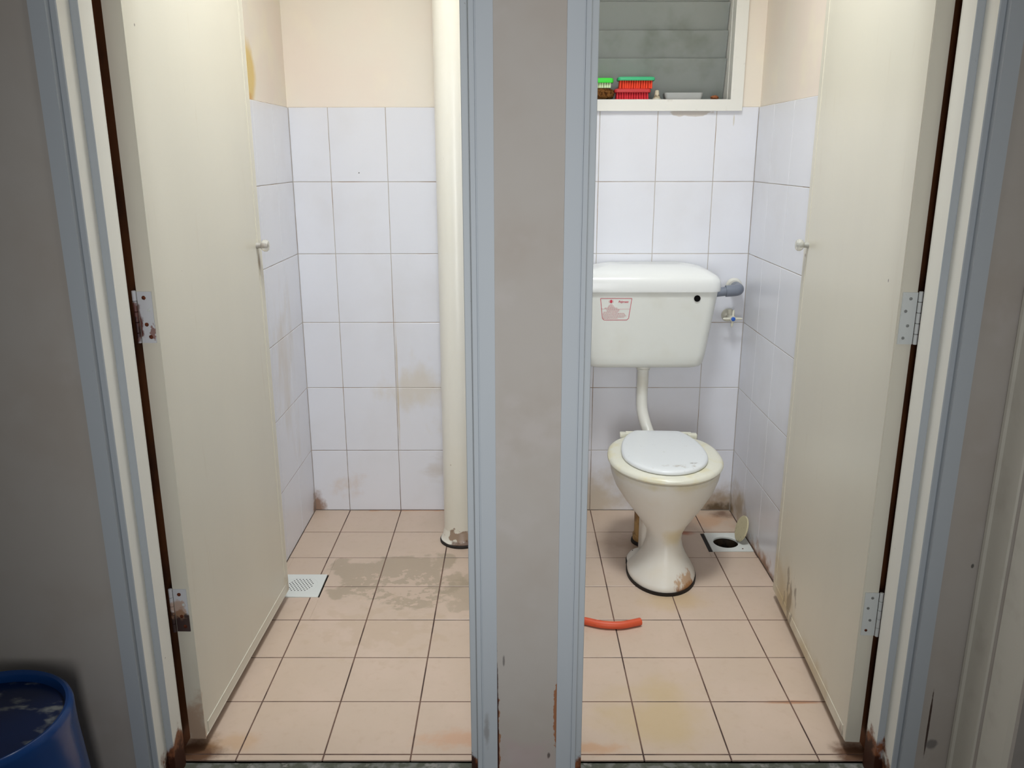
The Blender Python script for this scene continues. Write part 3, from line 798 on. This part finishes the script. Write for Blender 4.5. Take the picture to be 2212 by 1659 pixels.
# ------------------------------------------------------------------ cistern
CX = 1.113
t = thing('cistern', 'white plastic cistern with a red-printed label mounted on the wall above the toilet', 'cistern', (CX, -.09, .612))
bm = nb()
def cis(z, hw, y0, r, y1=-.008): return rrect(CX-hw, CX+hw, y0, y1, r, z, 8)
S_ = [(.613, .175, -.130, .03), (.6145, .190, -.145, .035), (.620, .203, -.156, .038), (.632, .2105, -.162, .038), (.66, .2155, -.165, .038)]
for k in range(1, 9):
    f_ = k/8; S_.append((.66+.236*f_, .2155+.0305*f_, -.165-.013*f_, .038))
loft(bm, [cis(*s) for s in S_])
tank = obj('tank', bm, 'cistern', t, True)
bm = nb()
def lidr(z, hw, y0, r, sag): 
    out = rrect(CX-hw, CX+hw, y0, -.006, r, z, 8)
    for p in out: p.z -= sag*abs((p.x-CX)/.252)**2.6
    return out
loft(bm, [lidr(.890, .2465, -.180, .038, 0), lidr(.8905, .2525, -.186, .042, 0), lidr(.897, .2535, -.187, .042, 0), lidr(.920, .2525, -.186, .042, 0), lidr(.938, .249, -.182, .04, .006),
          lidr(.951, .242, -.174, .038, .012), lidr(.962, .230, -.160, .035, .018), lidr(.9695, .214, -.142, .03, .020), lidr(.974, .19, -.12, .03, .020), lidr(.9765, .14, -.09, .02, .02)])
obj('cistern_lid', bm, 'cistern_lid', t, True)
bm = nb(); lathe(bm, [(.0112, 0), (.0112, .0015)], (1.280, -.1792, .868), 24, 'y'); obj('lever_hole', bm, 'dark_hole', t)
bm = nb(); lathe(bm, [(.024, 0), (.026, -.004), (.026, -.014), (.022, -.016)], (1.118, -.09, .614), 24); obj('outlet_nut', bm, 'pvc', t, True)
bm = nb(); lathe(bm, [(.0285, 0.0), (.0285, -.0035)], (1.118, -.09, .6145), 24); obj('outlet_washer', bm, 'soil', t, True)
# printed label (trapezoid border, emblem, script word, lines of small print)
lab_y = lambda z: -.165-.013*(z-.66)/.236-.0006
bm = nb()
X0, X1, Z0, Z1, ins = .947, 1.055, .792, .868, .0085
def strip(bm, p, q, w, mi=0):
    p, q = Vector((p[0], 0, p[1])), Vector((q[0], 0, q[1])); d_ = (q-p).normalized(); nn = Vector((-d_.z, 0, d_.x))*w/2
    pts_ = [p-nn, q-nn, q+nn, p+nn]
    for k in pts_: k.y = lab_y(k.z)-.0002
    quad(bm, pts_, mi)
c4 = [(X0, Z1), (X1, Z1), (X1-ins, Z0+.006), (X1-ins-.006, Z0), (X0+ins+.006, Z0), (X0+ins, Z0+.006)]
for k in range(6): strip(bm, c4[k], c4[(k+1) % 6], .0018)
for k in range(14):
    t0, t1 = 2*math.pi*k/14, 2*math.pi*(k+1)/14
    ex, ez = .984, .8575
    quad(bm, [(ex, lab_y(ez)-.0002, ez), (ex+.0048*math.cos(t0), lab_y(ez)-.0002, ez+.006*math.sin(t0)), (ex+.0048*math.cos(t1), lab_y(ez)-.0002, ez+.006*math.sin(t1)), (ex, lab_y(ez)-.0002, ez)][:3])
for sgn in (-1, 1):
    for k in range(5):
        t0, t1 = -1+.4*k, -1+.4*(k+1)
        strip(bm, (.984+sgn*.0078*math.cos(t0*.8), .8575+.005*math.sin(t0)), (.984+sgn*.0078*math.cos(t1*.8), .8575+.005*math.sin(t1)), .0008)
strip(bm, (X0+.005, .8315), (X1-.006, .8305), .0009, 1)
lines = [(.984, .846, .010), (.984, .842, .018), (.985, .838, .024), (.984, .834, .044), (.992, .828, .046), (.992, .824, .044), (.984, .820, .050), (.994, .8155, .074),
         (.996, .811, .078), (.998, .8065, .080), (.994, .802, .074), (.984, .798, .050)]
for cx_, z_, w_ in lines:
    x = cx_-w_/2
    x = max(x, X0+.010)
    while x < cx_+w_/2:
        l_ = random.uniform(.0025, .007); strip(bm, (x, z_), (min(x+l_, cx_+w_/2), z_), .0017, 1); x += l_+.0012
obj('label_print', bm, ['red_print', 'red_print_pale'], tank)
cu = bpy.data.curves.new('lettering', 'FONT'); cu.body = 'Polymate'; cu.size = .0125; cu.shear = .35; cu.space_character = .92; cu.offset = .00018
tmp = bpy.data.objects.new('lettering', cu); COL.objects.link(tmp)
bpy.context.view_layer.update()
me = bpy.data.meshes.new_from_object(tmp.evaluated_get(bpy.context.evaluated_depsgraph_get()))
COL.objects.unlink(tmp); bpy.data.objects.remove(tmp)
w_ = max(v.co.x for v in me.vertices)
for v in me.vertices:
    x, y = v.co.x*(.036/w_), v.co.y*.85
    z = .853+y; v.co = Vector((1.008+x, lab_y(z)-.0003, z))
me.materials.clear(); me.materials.append(M['red_print'])
lt = bpy.data.objects.new('lettering', me); COL.objects.link(lt); lt.parent = tank; lt.matrix_parent_inverse = parent_mat(tank).inverted()

# flush pipe
t = thing('flush_pipe', 'white bent plastic flush pipe running from the cistern down to the toilet', 'pipe', (1.118, -.09, .33))
bm = nb()
tube(bm, bez([(1.118, -.09, .596), (1.118, -.09, .55), (1.1175, -.09, .49), (1.120, -.098, .44), (1.131, -.125, .392), (1.146, -.17, .352), (1.15, -.235, .335)], 8), .0205, 24)
obj('pipe', bm, 'pvc', t, True)
bm = nb(); lathe(bm, [(.0225, -.003), (.0235, -.005), (.0235, .0), (.0225, .001)], (1.118, -.09, .597), 24); obj('collar', bm, 'pvc', t, True)

# overflow pipe to the wall
t = thing('overflow_pipe', 'grey plastic overflow pipe and elbow between cistern and wall', 'pipe', (1.44, 0, .876))
bm = nb(); tube(bm, [(1.3595, -.066, .870), (1.412, -.066, .876)], .0165, 24); obj('pipe', bm, 'grey_pvc', t, True)
bm = nb(); tube(bm, bez([(1.405, -.066, .8755), (1.425, -.066, .877), (1.446, -.062, .879), (1.454, -.046, .880), (1.455, -.02, .881), (1.455, .0, .881)], 6), [.0205]*31, 24); obj('elbow', bm, 'grey_pvc', t, True)
bm = nb(); lathe(bm, [(.030, -.0015), (.029, -.004), (.023, -.009)], (1.450, .0, .884), 32, 'y'); obj('flange', bm, 'pvc', t, True)

# stop valve
t = thing('stop_valve', 'ivory wall stop valve with cross handle and blue cap beside the cistern', 'valve', (1.44, 0, .775))
bm = nb(); lathe(bm, [(.025, -.001), (.024, -.005), (.016, -.012), (.013, -.014)], (1.436, 0, .777), 32, 'y'); obj('flange', bm, 'ivory', t, True)
bm = nb(); lathe(bm, [(.013, -.012), (.013, -.028), (.010, -.032), (.008, -.044)], (1.440, 0, .774), 24, 'y')
tube(bm, [(1.438, -.022, .774), (1.434, -.022, .803)], .009, 16); obj('valve_body', bm, 'ivory', t, True)
bm = nb()
V0 = Vector((1.442, -.048, .772))
for dx, dz, l_ in ((1, .0, .034), (-1, -.0, .036), (.03, 1, .032), (-.05, -1, .030)):
    tube(bm, [V0, V0+Vector((dx, 0, dz))*l_*.85, V0+Vector((dx, 0, dz))*l_], [.0055, .0042, .0028], 12)
lathe(bm, [(.009, .004), (.011, 0), (.010, -.006)], V0, 20, 'y')
h = obj('cross_handle', bm, 'ivory', t, True)
bm = nb(); lathe(bm, [(.0075, -.004), (.0075, -.009), (.0055, -.0105)], V0, 20, 'y'); obj('cap', bm, 'blue_cap', h, True)

# ------------------------------------------------------------------ hose offcut
bm = nb()
pts = bez([(.770, -.800, .0118), (.820, -.812, .0118), (.863, -.828, .0118), (.910, -.846, .0118), (.960, -.849, .0118), (.998, -.838, .0118), (1.022, -.829, .0118)], 6)
tube(bm, pts, .0112, 20, caps=False)
n_ = len(pts)
e0 = pts[-1]; td = (pts[-1]-pts[-2]).normalized()
a_ = Vector((0, 0, 1)); b_ = td.cross(a_)
rg = lambda r, o: [e0+td*o+a_*(r*math.cos(2*math.pi*k/20))+b_*(r*math.sin(2*math.pi*k/20)) for k in range(20)]
loft(bm, [rg(.0112, 0), rg(.0108, .001), rg(.0085, .001), rg(.0080, -.03)], 0, False, True)
tag(obj('hose', bm, 'hose', None, True), 'short curved piece of orange rubber hose lying on the floor tiles', 'hose')

# ------------------------------------------------------------------ upturned blue pail in the hall
BX, BY, BZ = -.345, -1.703, .342
t = thing('pail', 'upturned blue plastic pail on the hall floor by the left doorway', 'pail', (BX, BY, -.03))
bm = nb()
lathe(bm, [(.180, -.372), (.186, -.371), (.187, -.355), (.180, -.352), (.160, -.07), (.159, -.03), (.1590, -.012), (.1565, -.004), (.151, 0), (.1455, -.002), (.1425, -.008), (.1415, -.022)],
      (BX, BY, BZ), 72, caps=(False, False))
obj('pail_wall', bm, 'pail', t, True)
bm = nb(); lathe(bm, [(.142, -.021), (.10, -.020), (.055, -.019), (.05, -.0175), (.01, -.0175)], (BX, BY, BZ), 72, caps=(False, True)); obj('pail_base', bm, 'pail_base', t, True)
